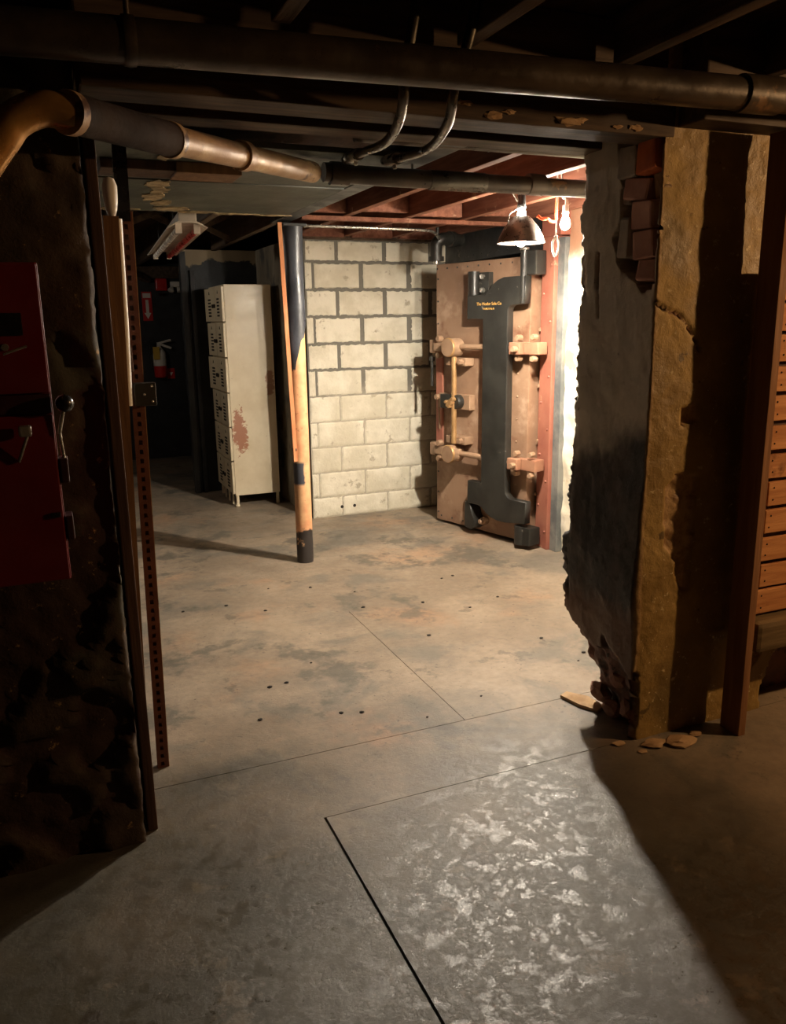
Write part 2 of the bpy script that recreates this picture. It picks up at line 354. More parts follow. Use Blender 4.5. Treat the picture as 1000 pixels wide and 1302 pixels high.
def nz(x, y, z, s=1.): return mnoise.noise(Vector((x*s, y*s, z*s)))
def fb(x, y, z, s=1.): return mnoise.fractal(Vector((x*s, y*s, z*s)), 1.0, 2.0, 4)
def inpoly(u, v, P):
    c = False; j = len(P)-1
    for i in range(len(P)):
        (a, b), (d, e) = P[i], P[j]
        if (b > v) != (e > v) and u < (d-a)*(v-b)/(e-b)+a: c = not c
        j = i
    return c
def segd(u, v, P):
    m = 9
    for (a, b), (c, d) in zip(P, P[1:]):
        L = (c-a)**2+(d-b)**2; t = max(0, min(1, ((u-a)*(c-a)+(v-b)*(d-b))/L)); m = min(m, math.hypot(u-a-t*(c-a), v-b-t*(d-b)))
    return m
def ribbon(name, path, steps, z0, z1, dz, fn, mat):      # vertical wall surface along a plan path, relieved by fn(x,y,z,segment) -> (offset, (r,g,b))
    pts = []
    for i in range(len(path)-1):
        a, b = Vector(path[i]), Vector(path[i+1]); n = max(1, int((b-a).length/steps[i])); d = (b-a).normalized(); nn = Vector((d.y, -d.x))
        for j in range(n): pts.append([a.lerp(b, j/n), nn, i])
        if i: k = len(pts)-n; pts[k][1] = nn+prev
        prev = nn
    pts.append([Vector(path[-1]), nn, len(path)-2])
    nzr = int((z1-z0)/dz); vs = []; lay = []
    for k in range(nzr+1):
        z = z0+(z1-z0)*k/nzr
        for p, nn, i in pts:
            dsp, c = fn(p.x, p.y, z, i); vs.append((p.x+nn.x*dsp, p.y+nn.y*dsp, z)); lay.append(c)
    N = len(pts)
    fs = [(k*N+j+1, k*N+j, (k+1)*N+j, (k+1)*N+j+1) for k in range(nzr) for j in range(N-1)]
    m = bpy.data.meshes.new(name); m.from_pydata(vs, [], fs); at = m.color_attributes.new('lay', 'FLOAT_COLOR', 'POINT')
    at.data.foreach_set('color', [x for c in lay for x in (*c, 1.0)]); m.polygons.foreach_set('use_smooth', [True]*len(fs)); m.update()
    return link(name, m, mat)

# ================================================================== THE SETTING
# floor: slabs with recessed joints
fl = struct(MB().box((-2.7, -2.3, -.08), (5.6, 9.9, -.012)).obj('floor', 'joint'), 'worn concrete floor slabs with dark joints')
for x0, x1, y0, y1 in ((-2.7, .6460, -2.3, 2.15), (.6540, 5.6, -2.3, 2.1475), (-2.7, 5.6, 2.15, 2.5285), (-2.7, 1.3385, 2.5315, 3.85), (1.3415, 5.6, 2.5315, 3.85), (-2.7, 5.6, 3.85, 9.9)):
    MB().box((x0, y0, -.05), (x1, y1, 0)).obj('slab', 'floor', fl)

# block wall at the back of the lit room
wb = struct(MB().box((1.795, 5.93, 0), (3.6, 6.2, 2.10)).obj('wall_back', 'mortar'), 'cream painted concrete block wall behind the steel pole')
zj = [0.0]+[.16+.1965*k for k in range(10)]+[2.085]
def block_mesh(wd, ht, seed, shrink):
    nx, ny = 22, 12; vs = []; bm = MB()
    for j in range(ny+1):
        for i in range(nx+1):
            u, v = i/nx, j/ny; x = u*wd; z = v*ht
            e = shrink*(.45+1.9*abs(nz(u*6+seed*3.1, v*4, seed))+.5*abs(nz(u*19+seed, v*11, seed)))
            ex = e*(1.25 if shrink < .01 else 1.7)
            if i == 0: x += ex
            if i == nx: x -= ex
            if j == 0: z += e*.8
            if j == ny: z -= e*.8
            rim = min(i, nx-i, j, ny-j)
            y = 0.0 if rim == 0 else (-.006 if rim == 1 else -.008)
            vs.append((x, y+.0015*nz(u*9, v*6, seed*5.), z))
    fs = [(j*(nx+1)+i, j*(nx+1)+i+1, (j+1)*(nx+1)+i+1, (j+1)*(nx+1)+i) for j in range(ny) for i in range(nx)]
    return bm.add(vs, fs, False).mesh('block')
for r in range(len(zj)-1):
    js = [1.795]+([1.85, 2.235, 2.625] if r % 2 else [2.04, 2.425, 2.81])+[3.2]
    for k in range(len(js)-1):
        x0, x1 = js[k], js[k+1]
        if x1-x0 < .03: continue
        sh = (.017 if 6 <= r else .013 if r == 5 else .005)
        link('block', block_mesh(x1-x0, zj[r+1]-zj[r], r*7+k, sh if x1-x0 > .1 else .008), 'block', wb, (x0, 5.9305, zj[r]))
for x in (2.03, 2.135): MB().disc((x, 5.9245, .075), .013, .004, (0, -1, 0), 12).obj('drain_hole', 'slot', wb)
# whitewashed side of that wall, running back beside the lockers
def f_side(x, y, z, i): return (.012*fb(x, y, z, 3), (0, 0, 0))
struct(ribbon('wall_side', [(1.79, 9.6), (1.79, 5.95)], [.08], 0, 2.12, .08, f_side, 'side_wall'), 'stained grey plaster wall beside the lockers')
# black stub wall behind the lockers
o = ribbon('wall_stub', [(1.80, 7.62), (1.15, 7.62), (1.15, 7.38), (1.80, 7.38)], [.1, .05, .03], 0, 2.12, .04, lambda x, y, z, i: (.012*fb(x, y, z, 5), (0, 0, 0)), 'black_peel')
struct(o, 'black painted stub wall with torn plaster at its top')
struct(MB().box((1.12, 7.33, 0), (1.17, 7.40, 2.1), .004).box((1.20, 7.34, .0), (1.235, 7.40, 1.95), .004).obj('trim_1', 'black_wall'), 'black boards on the edge of the stub wall')
# far black wall
fw_ = struct(MB().box((-.9, 9.56, 0), (3.0, 9.8, 2.4)).obj('wall_far', 'black_wall'), 'black painted wall carrying the fire extinguisher')
MB().box((-.8, 9.50, 1.99), (1.78, 9.56, 2.12), .01).obj('ledger', 'joist_dark', fw_)
struct(MB().box((-.95, 2.62, 0), (-.8, 9.8, 2.4)).obj('wall_inner_left', 'room_wall'))
# right side wall of the lit room with the vault opening
def f_white(x, y, z, i):
    e = .02*fb(x, y, z, 4)
    return (e, (0, 0, 0))
struct(ribbon('wall_white', [(2.99, 4.33), (2.99, 2.57)], [.02], 0, 2.3, .02, f_white, 'white'), 'whitewashed rough wall brightly lit by the clamp lamps')
o = struct(MB().box((2.99, 5.52, 0), (3.15, 5.95, 2.3)).box((4.4, 4.2, 0), (4.5, 6.0, 2.3)).box((3.05, 4.25, 0), (4.4, 4.32, 2.3)).box((3.15, 5.95, 0), (4.4, 6.02, 2.3)).obj('wall_vault', 'black_wall'), 'dark lining of the vault behind its door')

# right pillar / wall with the opening's reveal
HOLE = [(2.150, 2.03), (2.20, 2.08), (2.36, 2.07), (2.33, 1.93), (2.33, 1.85), (2.36, 1.76), (2.34, 1.68), (2.28, 1.64), (2.20, 1.575), (2.155, 1.59)]
CHIP = [(1.905, .93), (1.96, .98), (2.03, .97), (2.03, .55), (2.0, .54), (1.965, .66), (1.915, .72)]
CHIP2 = [(1.95, 1.2), (2.01, 1.22), (2.02, 1.16), (1.96, 1.14)]
CHIP3 = [(2.27, .33), (2.43, .36), (2.40, .22), (2.33, .12), (2.27, .2)]
GAP = [(2.44, -.1), (2.43, .1), (2.50, .22), (2.52, .34), (2.60, .30), (3.0, .28), (3.0, -.1)]
CRACK = [(1.80, 1.545), (1.85, 1.52), (1.90, 1.515), (1.95, 1.47), (2.01, 1.39)]
CRACK2 = [(2.50, .34), (2.49, .28), (2.53, .22)]
def f_right(x, y, z, i):
    if i == 0: return (0, (0, 0, 1))
    w1 = .013*fb(x*1, y, z, 13); w2 = .013*fb(x+5, y, z, 13)
    e = .005*fb(x, y, z, 3)+.0016*round(2.2*fb(x+3, y, z, 5))+.0016*fb(x, y, z, 24)
    if i == 1 or (x < 1.8101 and y > 2.1401):
        if inpoly(y+w1, z+w2, HOLE) and y > 2.146: return (-.11+.02*nz(x, y, z, 20), (1, 0, 1))
        e = .005*fb(x, y, z, 3)+.0022*round(2.5*fb(x+7, y, z, 5))+.0018*fb(x, y, z, 30)
        edge = max(0., (y-2.52)/.05); e -= edge*(.006+.016*abs(fb(x, y, z, 26))+.018*(fb(x, y, z, 8) > .25))
        e += .02*math.exp(-((z-.62)/.25)**2)
        base = .34+.16*(2.45-y)*-1+.08*fb(x, y, z, 6)
        if z < base:
            k = min(1, (base-z)/.3); yk = max(0, (y-2.40)/.17)
            return (-.025-.075*k-.12*k*yk+.028*fb(x, y, z, 11), (1, 0, 1))
        if segd(y, z, [(2.455, 1.72), (2.45, 1.50)]) < .006: return (e-.012, (.9, 0, 1))
        return (e, (0, 0, 1))
    L = (0., 0., 0.)
    jag = .010*fb(3, y, z, 14)
    if x < 1.83+jag and z < .24+.05*nz(x, y, z, 8): return (-.03+.02*fb(x, y, z, 11)-.06*max(0, (1.84-x)/.04)*0, (1, 0, 0))
    if inpoly(x+w1, z+w2, GAP): return (-.13, (1, 0, 0))
    if inpoly(x+w1, z+w2, CHIP) or inpoly(x+w1, z+w2, CHIP3) or inpoly(x+w1, z+w2, CHIP2): return (e-.016+.008*fb(x, y, z, 18), (0, 1, 0))
    if segd(x+w1*.5, z+w2*.5, CRACK) < .005 or segd(x, z+w2, CRACK2) < .006: return (e-.012, (.8, 0, 0))
    if x < 1.822+jag*.5: return (e, (0, .75, 0))
    return (e, L)
wr = struct(ribbon('wall_right', [(5.4, 2.57), (1.81, 2.57), (1.81, 2.14), (2.75, 2.14), (5.4, 2.14)], [.2, .0085, .009, .06], 0, 2.34, .009, f_right, 'wall_right'),
            'broken masonry pillar with yellow plaster front and grey black side')
# bricks showing in the broken corner: (y, z, depth x, w, h, rot, mat)
for y, z, x, wy, hz, rot, m in ((2.305, 1.990, 1.832, .085, .095, .06, 'brick_grey'), (2.200, 1.990, 1.822, .090, .095, -.10, 'brick_orange'), (2.265, 1.902, 1.840, .120, .068, .12, 'brick'),
                                (2.178, 1.905, 1.860, .045, .075, -.1, 'chunk'), (2.325, 1.90, 1.850, .05, .075, .2, 'brick_grey'), (2.220, 1.820, 1.832, .110, .086, .05, 'brick'), (2.207, 1.728, 1.830, .090, .086, -.04, 'brick'),
                                (2.305, 1.755, 1.834, .062, .13, .10, 'brick_grey'), (2.207, 1.645, 1.846, .080, .066, .06, 'brick'), (2.25, 2.065, 1.85, .12, .045, 0, 'brick_grey')):
    b = MB().box((-.03, -wy/2, -hz/2), (.09, wy/2, hz/2), .009).mesh('brick')
    for v in b.vertices: v.co += Vector((0, 0, 0))+Vector((nz(*v.co, 30), nz(*(v.co+Vector((3, 0, 0))), 30), nz(*(v.co+Vector((0, 5, 0))), 30)))*.006
    q = link('brick', b, m, wr, (x, y, z)); q.rotation_euler = (rot, random.uniform(-.1, .1), random.uniform(-.2, .2))
# stones in the broken foot of the pillar
for k, (x, y, z, r) in enumerate(((1.875, 2.40, .07, .05), (1.885, 2.31, .16, .045), (1.88, 2.23, .07, .05), (1.865, 2.43, .22, .035), (1.89, 2.20, .2, .04), (1.875, 2.33, .03, .045), (1.855, 2.47, .33, .03), (1.885, 2.27, .27, .04))):
    MB().lump((0, 0, 0), r, k, 2, .5, (.7, 1, .8)).obj('stone', 'rubble', wr, (x, y, z))

# left wall
def f_left(x, y, z, i):
    s = 0 if i == 0 else 1
    a = fb(x+2, y, z, 1.7); st = .022 if a > .05+.1*nz(x, y, z, 7) else 0.
    b = fb(x+9, y, z, 2.6); st += .018 if b > .12 else 0.
    e = st+.007*fb(x, y, z, 6)+.005*round(2*fb(x, y, z+4, 5))*.6+.004*fb(x, y, z, 24)-.02
    if i == 1 or x > .1299: e = -.006+.004*fb(x, y, z, 7)+.005*fb(x, y, z, 30)
    return (e, (1. if st < .01 else 0., 0, 0))
struct(ribbon('wall_left', [(-2.6, 2.25), (.13, 2.25), (.13, 2.62), (-.9, 2.62)], [.018, .02, .3], 0, 2.34, .016, f_left, 'wall_left'), 'dark rough plaster wall carrying the red cabinet')
struct(MB().box((-2.7, -2.3, 0), (-2.6, 2.3, 2.4)).obj('wall_camera_left', 'room_wall'))
struct(MB().box((-2.7, -2.4, 0), (5.5, -2.3, 2.4)).obj('wall_camera_back', 'room_wall'))
struct(MB().box((5.4, -2.3, 0), (5.5, 2.6, 2.4)).obj('wall_camera_right', 'room_wall'))

# ceiling: deck, joists along the depth of the building, blocking, header
ce = struct(MB().box((-2.8, -2.5, 2.34), (5.7, 10.0, 2.42)).obj('ceiling', 'deck'), 'low basement ceiling of wooden boards on joists')
for x, y0, y1, m in ((1.73, 2.62, 5.92, 'joist_red'), (2.12, 2.62, 5.92, 'joist_red'), (2.50, 2.62, 5.92, 'joist_red'), (2.88, 2.62, 5.95, 'joist_red'), (3.3, 2.62, 5.95, 'joist_red'),
                     (.10, 2.62, 9.5, 'joist_dark'), (.50, 4.6, 9.5, 'joist_dark'), (.98, 4.6, 9.5, 'joist_dark'), (-.35, 2.62, 9.5, 'joist_dark'), (1.42, 4.95, 7.35, 'joist_dark'),
                     (-1.4, -2.2, 2.1, 'joist_dark'), (-.9, -2.2, 2.1, 'joist_dark'), (-.4, -2.2, 2.1, 'joist_dark'), (.1, -2.2, 2.1, 'joist_dark'), (.6, -2.2, 2.1, 'joist_dark'), (1.1, -2.2, 2.1, 'joist_dark'),
                     (1.6, -2.2, 2.1, 'joist_dark'), (2.1, -2.2, 2.1, 'joist_dark'), (2.6, -2.2, 2.1, 'joist_dark'), (3.1, -2.2, 2.1, 'joist_dark'), (3.6, -2.2, 2.1, 'joist_dark')):
    zb = 2.11 if y0 > 2 else 2.2
    MB().box((x-.024, y0, zb), (x+.024, y1, 2.34), .004).obj('joist', m, ce)
for x0, x1, y, z in ((1.47, 1.70, 4.72, 2.12), (1.76, 2.09, 4.70, 2.13), (2.15, 2.47, 4.74, 2.12), (2.53, 2.85, 4.70, 2.13), (1.76, 2.09, 5.86, 2.1), (2.15, 2.47, 5.86, 2.1), (2.53, 2.85, 5.86, 2.1)):
    MB().box((x0, y, z), (x1, y+.045, 2.33), .003).obj('blocking', 'joist_red', ce)
MB().box((1.45, 4.80, 2.085), (2.95, 4.85, 2.11), .003).obj('nailing_strip', 'joist_red', ce)
MB().box((1.79, 5.90, 2.085), (2.99, 6.1, 2.11), .003).obj('wall_plate', 'joist_dark', ce)
for (p, q) in (((.52, 5.9, 2.13), (.96, 5.9, 2.31)), ((.52, 5.95, 2.31), (.96, 5.95, 2.13)), ((1.0, 6.5, 2.13), (1.4, 6.5, 2.31)), ((1.0, 6.55, 2.31), (1.4, 6.55, 2.13)), ((.12, 7.3, 2.13), (.48, 7.3, 2.31)), ((.12, 5.3, 2.13), (.48, 5.3, 2.31))):
    MB().bar(p, q, .02, .04, (0, 1, 0)).obj('cross_brace', 'joist_dark', ce)
MB().bar((.62, 9.0, 2.1), (1.1, 9.45, 1.97), .05, .05).obj('brace', 'joist_dark', ce)
hd = struct(MB().box((.13, 2.14, 2.035), (1.85, 2.27, 2.34), .006).obj('trim_2', 'beam_dark'), 'sooty timber header over the opening')
MB().box((.13, 2.45, 2.055), (1.85, 2.56, 2.34), .006).obj('plank', 'beam_dark', hd)
MB().box((.13, 2.28, 2.09), (1.85, 2.44, 2.34), .006).obj('plank', 'beam_dark', hd)
for k, (x, z, rr) in enumerate(((1.12, 2.075, .010), (1.21, 2.05, .014), (1.26, 2.062, .008), (1.46, 2.052, .017), (1.50, 2.058, .010), (1.63, 2.05, .008), (1.70, 2.053, .012))):
    MB().lump((0, 0, 0), rr, k+2, 2, 1.1, (2.0, .35, .7)).obj('crumb', 'chunk', hd, (x, 2.137, z))
MB().box((1.86, 2.03, 2.065), (5.4, 2.145, 2.34), .006).obj('plank', 'beam_dark', hd)
# soffit of painted board
so = struct(MB().box((.16, 2.88, 2.074), (1.29, 3.60, 2.094), .003).obj('ceiling_soffit', 'soffit'), 'low grey green painted soffit board with torn edge')
e = [(.16, 3.605), (1.29, 3.605)]+[(1.29-.02*k, 4.56+.015*nz(k*.9, 1, 2)+(.0 if k < 30 else -.05*abs(nz(k*.7, 4, 2)))) for k in range(0, 57)]
sheet('panel', [e], .02, 'soffit', so, lambda u, v, w: Vector((u, v, 2.080+w)))
for k, (x, y, rx, ry) in enumerate(((.50, 3.70, .05, .10), (.53, 3.86, .035, .09), (.52, 4.05, .05, .12), (.58, 4.24, .045, .10), (.66, 4.42, .09, .07), (.80, 4.52, .10, .035), (.38, 4.50, .12, .04), (1.02, 4.545, .13, .022), (1.2, 4.55, .10, .02),
                                    (.42, 2.95, .03, .06), (.50, 3.03, .07, .03), (.60, 3.02, .05, .025), (.45, 3.10, .025, .06), (.66, 3.12, .07, .02))):
    P = [(x+rx*math.cos(t)*(1+.45*nz(math.cos(t), math.sin(t), k*3.7, 1.9)+.2*nz(math.cos(t), math.sin(t), k*1.7, 6)), y+ry*math.sin(t)*(1+.45*nz(math.cos(t), math.sin(t), k*5.1, 1.9)+.2*nz(math.cos(t), math.sin(t), k, 6))) for t in [2*math.pi*q/40 for q in range(40)]]
    sheet('torn_plaster', [P], .004, 'torn', so, lambda u, v, w: Vector((u, v, 2.068+w+.006*nz(u, v, 0, 30))))
MB().box((.24, 3.20, 2.040), (.50, 3.37, 2.073), .004).obj('nailed_board', 'post_dark', so)
MB().box((.50, 3.19, 2.035), (.74, 3.37, 2.073), .004).obj('nailed_board', 'post_brown', so)
MB().box((1.30, 2.62, 2.075), (1.40, 4.95, 2.18), .005).obj('edge_beam', 'frame_black', so)

# vault door frame (set in the wall)
df = struct(MB().box((2.93, 4.40, 0), (3.05, 4.53, 1.99), .004).obj('door_frame', 'jamb_red'), 'salmon red steel jamb beside the vault door')
df.name = 'trim_3'
MB().box((2.955, 4.325, 0), (3.05, 4.398, 1.98), .004).obj('edge_strip', 'strip_grey', df)
MB().box((2.94, 4.54, 1.92), (3.05, 5.93, 2.24), .006).obj('lintel', 'frame_black', df)
MB().box((2.925, 4.33, 1.99), (3.05, 4.54, 2.24), .006).obj('lintel', 'jamb_red', df)
MB().box((2.955, 4.531, 0), (3.05, 4.575, 1.92), .002).obj('stop', 'jamb_red', df)
for k in range(11):
    MB().rivet((2.93, 4.425+.08*(k % 2), .12+k*.17), .009, (-1, 0, 0)).obj('rivet', 'jamb_red', df)
for k in range(8): MB().rivet((2.94, 4.62+k*.12, 1.96), .007, (-1, 0, 0)).obj('rivet', 'frame_black', df)
for k in range(4): MB().disc((2.955, 4.553, .35+k*.36), .013, .02, (-1, 0, 0), 10).obj('bolt', 'brown_metal', df)

# ================================================================== THE VAULT DOOR
vd = thing('vault_door', 'tall copper brown steel vault door standing ajar with black crane hinge', 'vault door', (2.87, 4.563, 0), math.radians(105.23))
Y = (0, 1, 0)
pa = MB().box((.0, -.11, .02), (.912, 0, 1.885), .006).obj('panel', 'door_paint', vd)
for k in range(12):
    MB().rivet((.893, 0, .08+k*.155), .007, Y).obj('rivet', 'hinge_black', pa)
for k in range(9): MB().rivet((.06+k*.105, 0, 1.855), .007, Y).obj('rivet', 'hinge_black', pa)
for k in range(12): MB().rivet((.10, 0, .10+k*.15), .008, Y).obj('rivet', 'brown_metal', pa)
for k in range(4): MB().rivet((.5+k*.12, 0, .055), .007, Y).obj('rivet', 'hinge_black', pa)
MB().box((.835, -.02, .62), (.905, .012, 1.24), .004).obj('edge_plate', 'jamb_red', vd)
fr = lambda y0: (lambda u, v, w: Vector((u, y0+w, v)))
def arc(c, r, a0, a1, n=8, ry=None): return [(c[0]+r*math.cos(math.radians(a0+(a1-a0)*i/n)), c[1]+(ry or r)*math.sin(math.radians(a0+(a1-a0)*i/n))) for i in range(n+1)]
H_ = [(.474, 1.652), (.474, 1.508), (.322, 1.505), (.326, .392), (.46, .392), (.464, .238)]
H_ += [(.36, .238), (.325, .228), (.28, .195), (.23, .172), (.17, .160), (.10, .160), (-.08, .182), (-.085, .322), (.045, .322), (.075, .33), (.098, .352), (.104, .39)]
H_ += [(.106, 1.555), (.095, 1.578), (.07, 1.590), (-.04, 1.597), (-.045, 1.757), (.07, 1.757), (.14, 1.757), (.195, 1.742), (.24, 1.715), (.28, 1.675), (.31, 1.655)]
hg = sheet('crane_hinge', [H_], .048, 'hinge_black', vd, fr(.075), .004)
hg['label'] = 'black enamelled crane hinge'
def text(body, size, s0, z, y, mat, parent):
    cu = bpy.data.curves.new('t', 'FONT'); cu.body = body; cu.size = size; cu.extrude = .0008; cu.align_x = 'CENTER'
    t = bpy.data.objects.new('t', cu); C.objects.link(t); dg = bpy.context.evaluated_depsgraph_get()
    m = bpy.data.meshes.new_from_object(t.evaluated_get(dg)); bpy.data.objects.remove(t)
    for v in m.vertices: v.co = Vector((s0-v.co.x, y+v.co.z, z+v.co.y))
    m.materials.clear(); return link('lettering', m, mat, parent)
text('The Mosler Safe Co', .0285, .272, 1.590, .1038, 'gold', hg)
text('HAMILTON, O.', .016, .272, 1.562, .1038, 'gold', hg)
# upper pivot block with bright cylinder and bolts
pb = MB().box((.335, 0, 1.662), (.45, .045, 1.805), .006).obj('pivot_bracket', 'hinge_black', vd)
MB().cyl((.465, .055, 1.655), (.465, .055, 1.812), .04, 20).obj('pivot_cylinder', 'hinge_black', vd)
for z in (1.775, 1.69): MB().disc((.385, .045, z), .018, .022, Y, 8).obj('bolt', 'steel', pb)
# hinge pin, upper and lower knuckles
MB().cyl((-.018, .085, 1.595), (-.018, .085, 1.925), .024, 18).obj('hinge_pin', 'hinge_black', vd)
MB().lathe([(.0001, 1.935), (.03, 1.93), (.03, 1.915), (.0001, 1.91)], (-.018, .085, 0)).obj('pin_cap', 'steel', vd)
MB().box((-.115, -.01, 1.765), (-.03, .085, 1.91), .008).obj('upper_knuckle', 'hinge_black', vd)
MB().box((-.125, -.01, .03), (-.02, .10, .150), .012).cyl((-.03, .075, .03), (-.03, .075, .155), .045, 18).obj('lower_knuckle', 'hinge_black', vd)
# lower left foot bracket
fb_ = sheet('foot_bracket', [[(.50, .235), (.50, .055), (.44, .045), (.40, .07), (.40, .10), (.43, .15), (.455, .235)]], .09, 'hinge_black', vd, fr(.045), .004)
MB().disc((.375, .0, .105), .028, .05, Y, 12).disc((.375, .05, .105), .018, .02, Y, 6).obj('bolt', 'brown_metal', vd)
# pressure bars, bosses, shaft, lock case
for z, zr in ((1.313, 1.318), (.566, .57)):
    bs = MB().disc((.633, .04, z), .064, .105, Y, 28, .05).obj('boss', 'brown_metal', vd)
    MB().lathe([(.0645, .0), (.0665, .004), (.0645, .016), (.060, .018)], (.633, .128, z), 28, Y).obj('rim', 'brass', bs)
    MB().cyl((.60, .07, zr), (-.02, .07, zr), .020, 16).obj('pressure_bar', 'brown_metal', vd)
    lg = MB().box((.865, -.06, z-.045), (.93, .055, z+.05), .01).box((.70, .035, z-.03), (.87, .07, z+.03), .008).obj('lug', 'brown_metal', vd)
    for zz in (z+.05, z-.065): MB().disc((.80, .05, zz+.008), .022, .04, Y, 8).obj('bolt', 'brown_metal', lg)
    ck = MB().box((-.025, .035, z-.034), (.065, .125, z+.042), .006).box((-.15, .0, z-.034), (-.03, .088, z+.042), .006).obj('clamp_block', 'clamp', vd)
    for s_, zz in ((.02, z+.07), (.02, z-.06), (-.11, z+.075), (-.11, z-.06), (.0, z)): MB().disc((s_, .06 if zz != z else .12, zz), .019, .04, Y, 8).obj('bolt', 'brown_metal', ck)
MB().cyl((.622, .09, .64), (.622, .09, 1.25), .019, 16).obj('throw_shaft', 'brass', vd)
for z, d in ((1.215, -1), (.665, 1)):
    bk = MB().box((.515, .0, z-.028), (.715, .085, z+.026), .006).obj('shaft_bracket', 'brown_metal', vd)
    MB().disc((.55, .085, z), .02, .03, Y, 6).obj('bolt', 'brown_metal', bk)
lc = MB().box((.505, .0, .880), (.83, .05, .985), .005).obj('lock_plate', 'brown_metal', vd)
MB().box((.60, .05, .885), (.76, .10, .985), .006).disc((.61, .04, .935), .05, .06, Y, 20).obj('lock_case', 'hinge_black', lc)
for dx, dz, r in ((.0, .0, .022), (.025, -.02, .014), (-.02, .022, .014), (.045, .0, .012), (.01, -.03, .012)):
    MB().disc((.625+dx, .09, .935+dz), r, .045, Y, 10).obj('gear_stud', 'brass', lc)
MB().disc((.845, .02, .955), .02, .05, Y, 10).cyl((.845, .04, .95), (.843, .03, .72), .006, 8).obj('chain_rod', 'brown_metal', lc)
MB().cyl((.905, .05, 1.25), (.905, .05, 1.03), .010, 10).disc((.905, .05, 1.24), .02, .03, (0, 0, -1), 10).obj('drop_handle', 'hinge_black', vd)

# ================================================================== STEEL POLE
pl = thing('support_pole', 'peach painted steel pole with peeling paint and slate tape around its upper half', 'pole', (1.402, 4.85, 0))
MB().lathe([(.052, 0), (.053, .02), (.052, .5), (.0525, 1.2), (.052, 2.06)], (0, 0, 0), 28).obj('shaft', 'pole', pl)
def wobw(t, z): return 1+.10*math.sin(z*9+1.1)*(.5+.5*math.cos(t-4.0))+.02*math.sin(3*t+z*11)
wp = MB(); n = 36; rows = 30; vs = []
for i in range(rows+1):
    for j in range(n):
        t = 2*math.pi*j/n; zb = 1.37+.16*math.cos(t-.3)+.06*nz(math.cos(t)*2, math.sin(t)*2, 1, 1.5)+.03*nz(math.cos(t)*6, math.sin(t)*6, 4, 1.5)
        z = zb+(2.05-zb)*i/rows; r = .0605*wobw(t, z)
        vs.append((r*math.cos(t), r*math.sin(t), z))
wp.add(vs, [(i*n+j, i*n+(j+1) % n, (i+1)*n+(j+1) % n, (i+1)*n+j) for i in range(rows) for j in range(n)], True)
wp.obj('tape_wrap', 'wrap', pl)['label'] = 'slate grey tape wrap'
MB().disc((-.045, -.03, .735), .017, .012, (-.8, -.6, 0), 12).obj('bolt_hole', 'slot', pl)
MB().box((-.07, -.07, 2.045), (.07, .07, 2.06), .003).obj('cap_plate', 'frame_black', pl)
ol = MB().bar((-.046, -.036, .66), (-.106, -.118, 2.055), .024, .012).obj('lath', 'orange_lath', pl)
ol['label'] = 'thin orange lath tied to the pole'

# ================================================================== LOCKER BANK
lk = thing('locker_bank', 'cream metal box locker with rust patches standing beside grey plaster wall', 'locker', (1.33, 6.62, 0))
LW, LD, Z0, Z1 = .64, .385, .095, 1.80
bd = MB().box((.006, 0, Z0), (LD, LW, Z1), .004).obj('body', 'locker', lk)
for x in (.012, LD-.03):
    for y in (.004, LW-.03):
        MB().box((x, y, 0), (x+.022, y+.026, Z0+.01), .002).obj('leg', 'locker', lk)
MB().lathe([(.0001, 0), (.02, 0), (.02, .012), (.0001, .02)], (.02, .012, 0), 12).obj('foot', 'locker', lk)
for k in range(3): MB().box((.004, .13+k*.15, 0), (.016, .15+k*.15, Z0), .001).obj('leg', 'locker', lk)
dh = (Z1-Z0-.02)/6; dw = LW/2
dm = MB().box((-.014, .006, .006), (.006, dw-.006, dh-.006), .003).mesh('door')
lv = MB().box((-.003, 0, 0), (.0, .085, .014)).mesh('louver')
kn = MB().disc((0, 0, 0), .016, .012, (-1, 0, 0), 12).mesh('lock'); mk = MB().add([(0, -.014, 0), (0, .014, 0), (0, 0, .026), (-.002, -.014, 0), (-.002, .014, 0), (-.002, 0, .026)], [(0, 1, 2), (5, 4, 3), (0, 3, 4, 1), (1, 4, 5, 2), (2, 5, 3, 0)]).mesh('arrow_mark')
for r in range(6):
    for c in range(2):
        d = link('door', dm, 'locker', lk, (0, c*dw, Z0+.01+r*dh)); d.rotation_euler = (0, 0, random.choice((0, .03, .06)) if c else random.uniform(0, .02))
        for k in range(6): link('louver', lv, 'slot', d, (-.0135, .11, .045+k*.026))
        link('arrow_mark', mk, 'slot', d, (-.0145, .15, .225)); link('lock', kn, 'slot', d, (-.014, dw-.035 if c == 0 else .035, .13))

# ================================================================== FAR WALL: extinguisher and signs
fe = thing('fire_extinguisher', 'red fire extinguisher with white label hanging on the black far wall', 'extinguisher', (1.155, 9.485, .92))
MB().lathe([(.0001, 0), (.06, .0), (.07, .02), (.07, .13)], n=24).obj('cylinder', 'sign_red', fe)
MB().lathe([(.0705, .13), (.0705, .24)], n=24).obj('label_band', 'sign_white', fe)
MB().lathe([(.07, .24), (.066, .28), (.035, .32), (.022, .335), (.022, .36), (.0001, .36)], n=24).obj('shoulder', 'sign_white', fe)
MB().box((-.02, -.03, .355), (.03, .03, .385), .005).bar((0, 0, .375), (.13, -.04, .41), .022, .012).bar((0, 0, .37), (.13, -.04, .32), .022, .012).obj('handle', 'sign_white', fe)
MB().tube(spline([(-.02, 0, .37), (-.09, -.02, .35), (-.10, -.02, .22), (-.085, -.02, .06)]), .010, 8).obj('hose', 'cord_black', fe)
MB().box((-.075, -.082, .2), (-.005, -.076, .34), .002).obj('tag', 'tag_yellow', fe)
MB().box((-.03, .06, .2), (.03, .078, .28), .003).obj('wall_bracket', 'steel', fe)
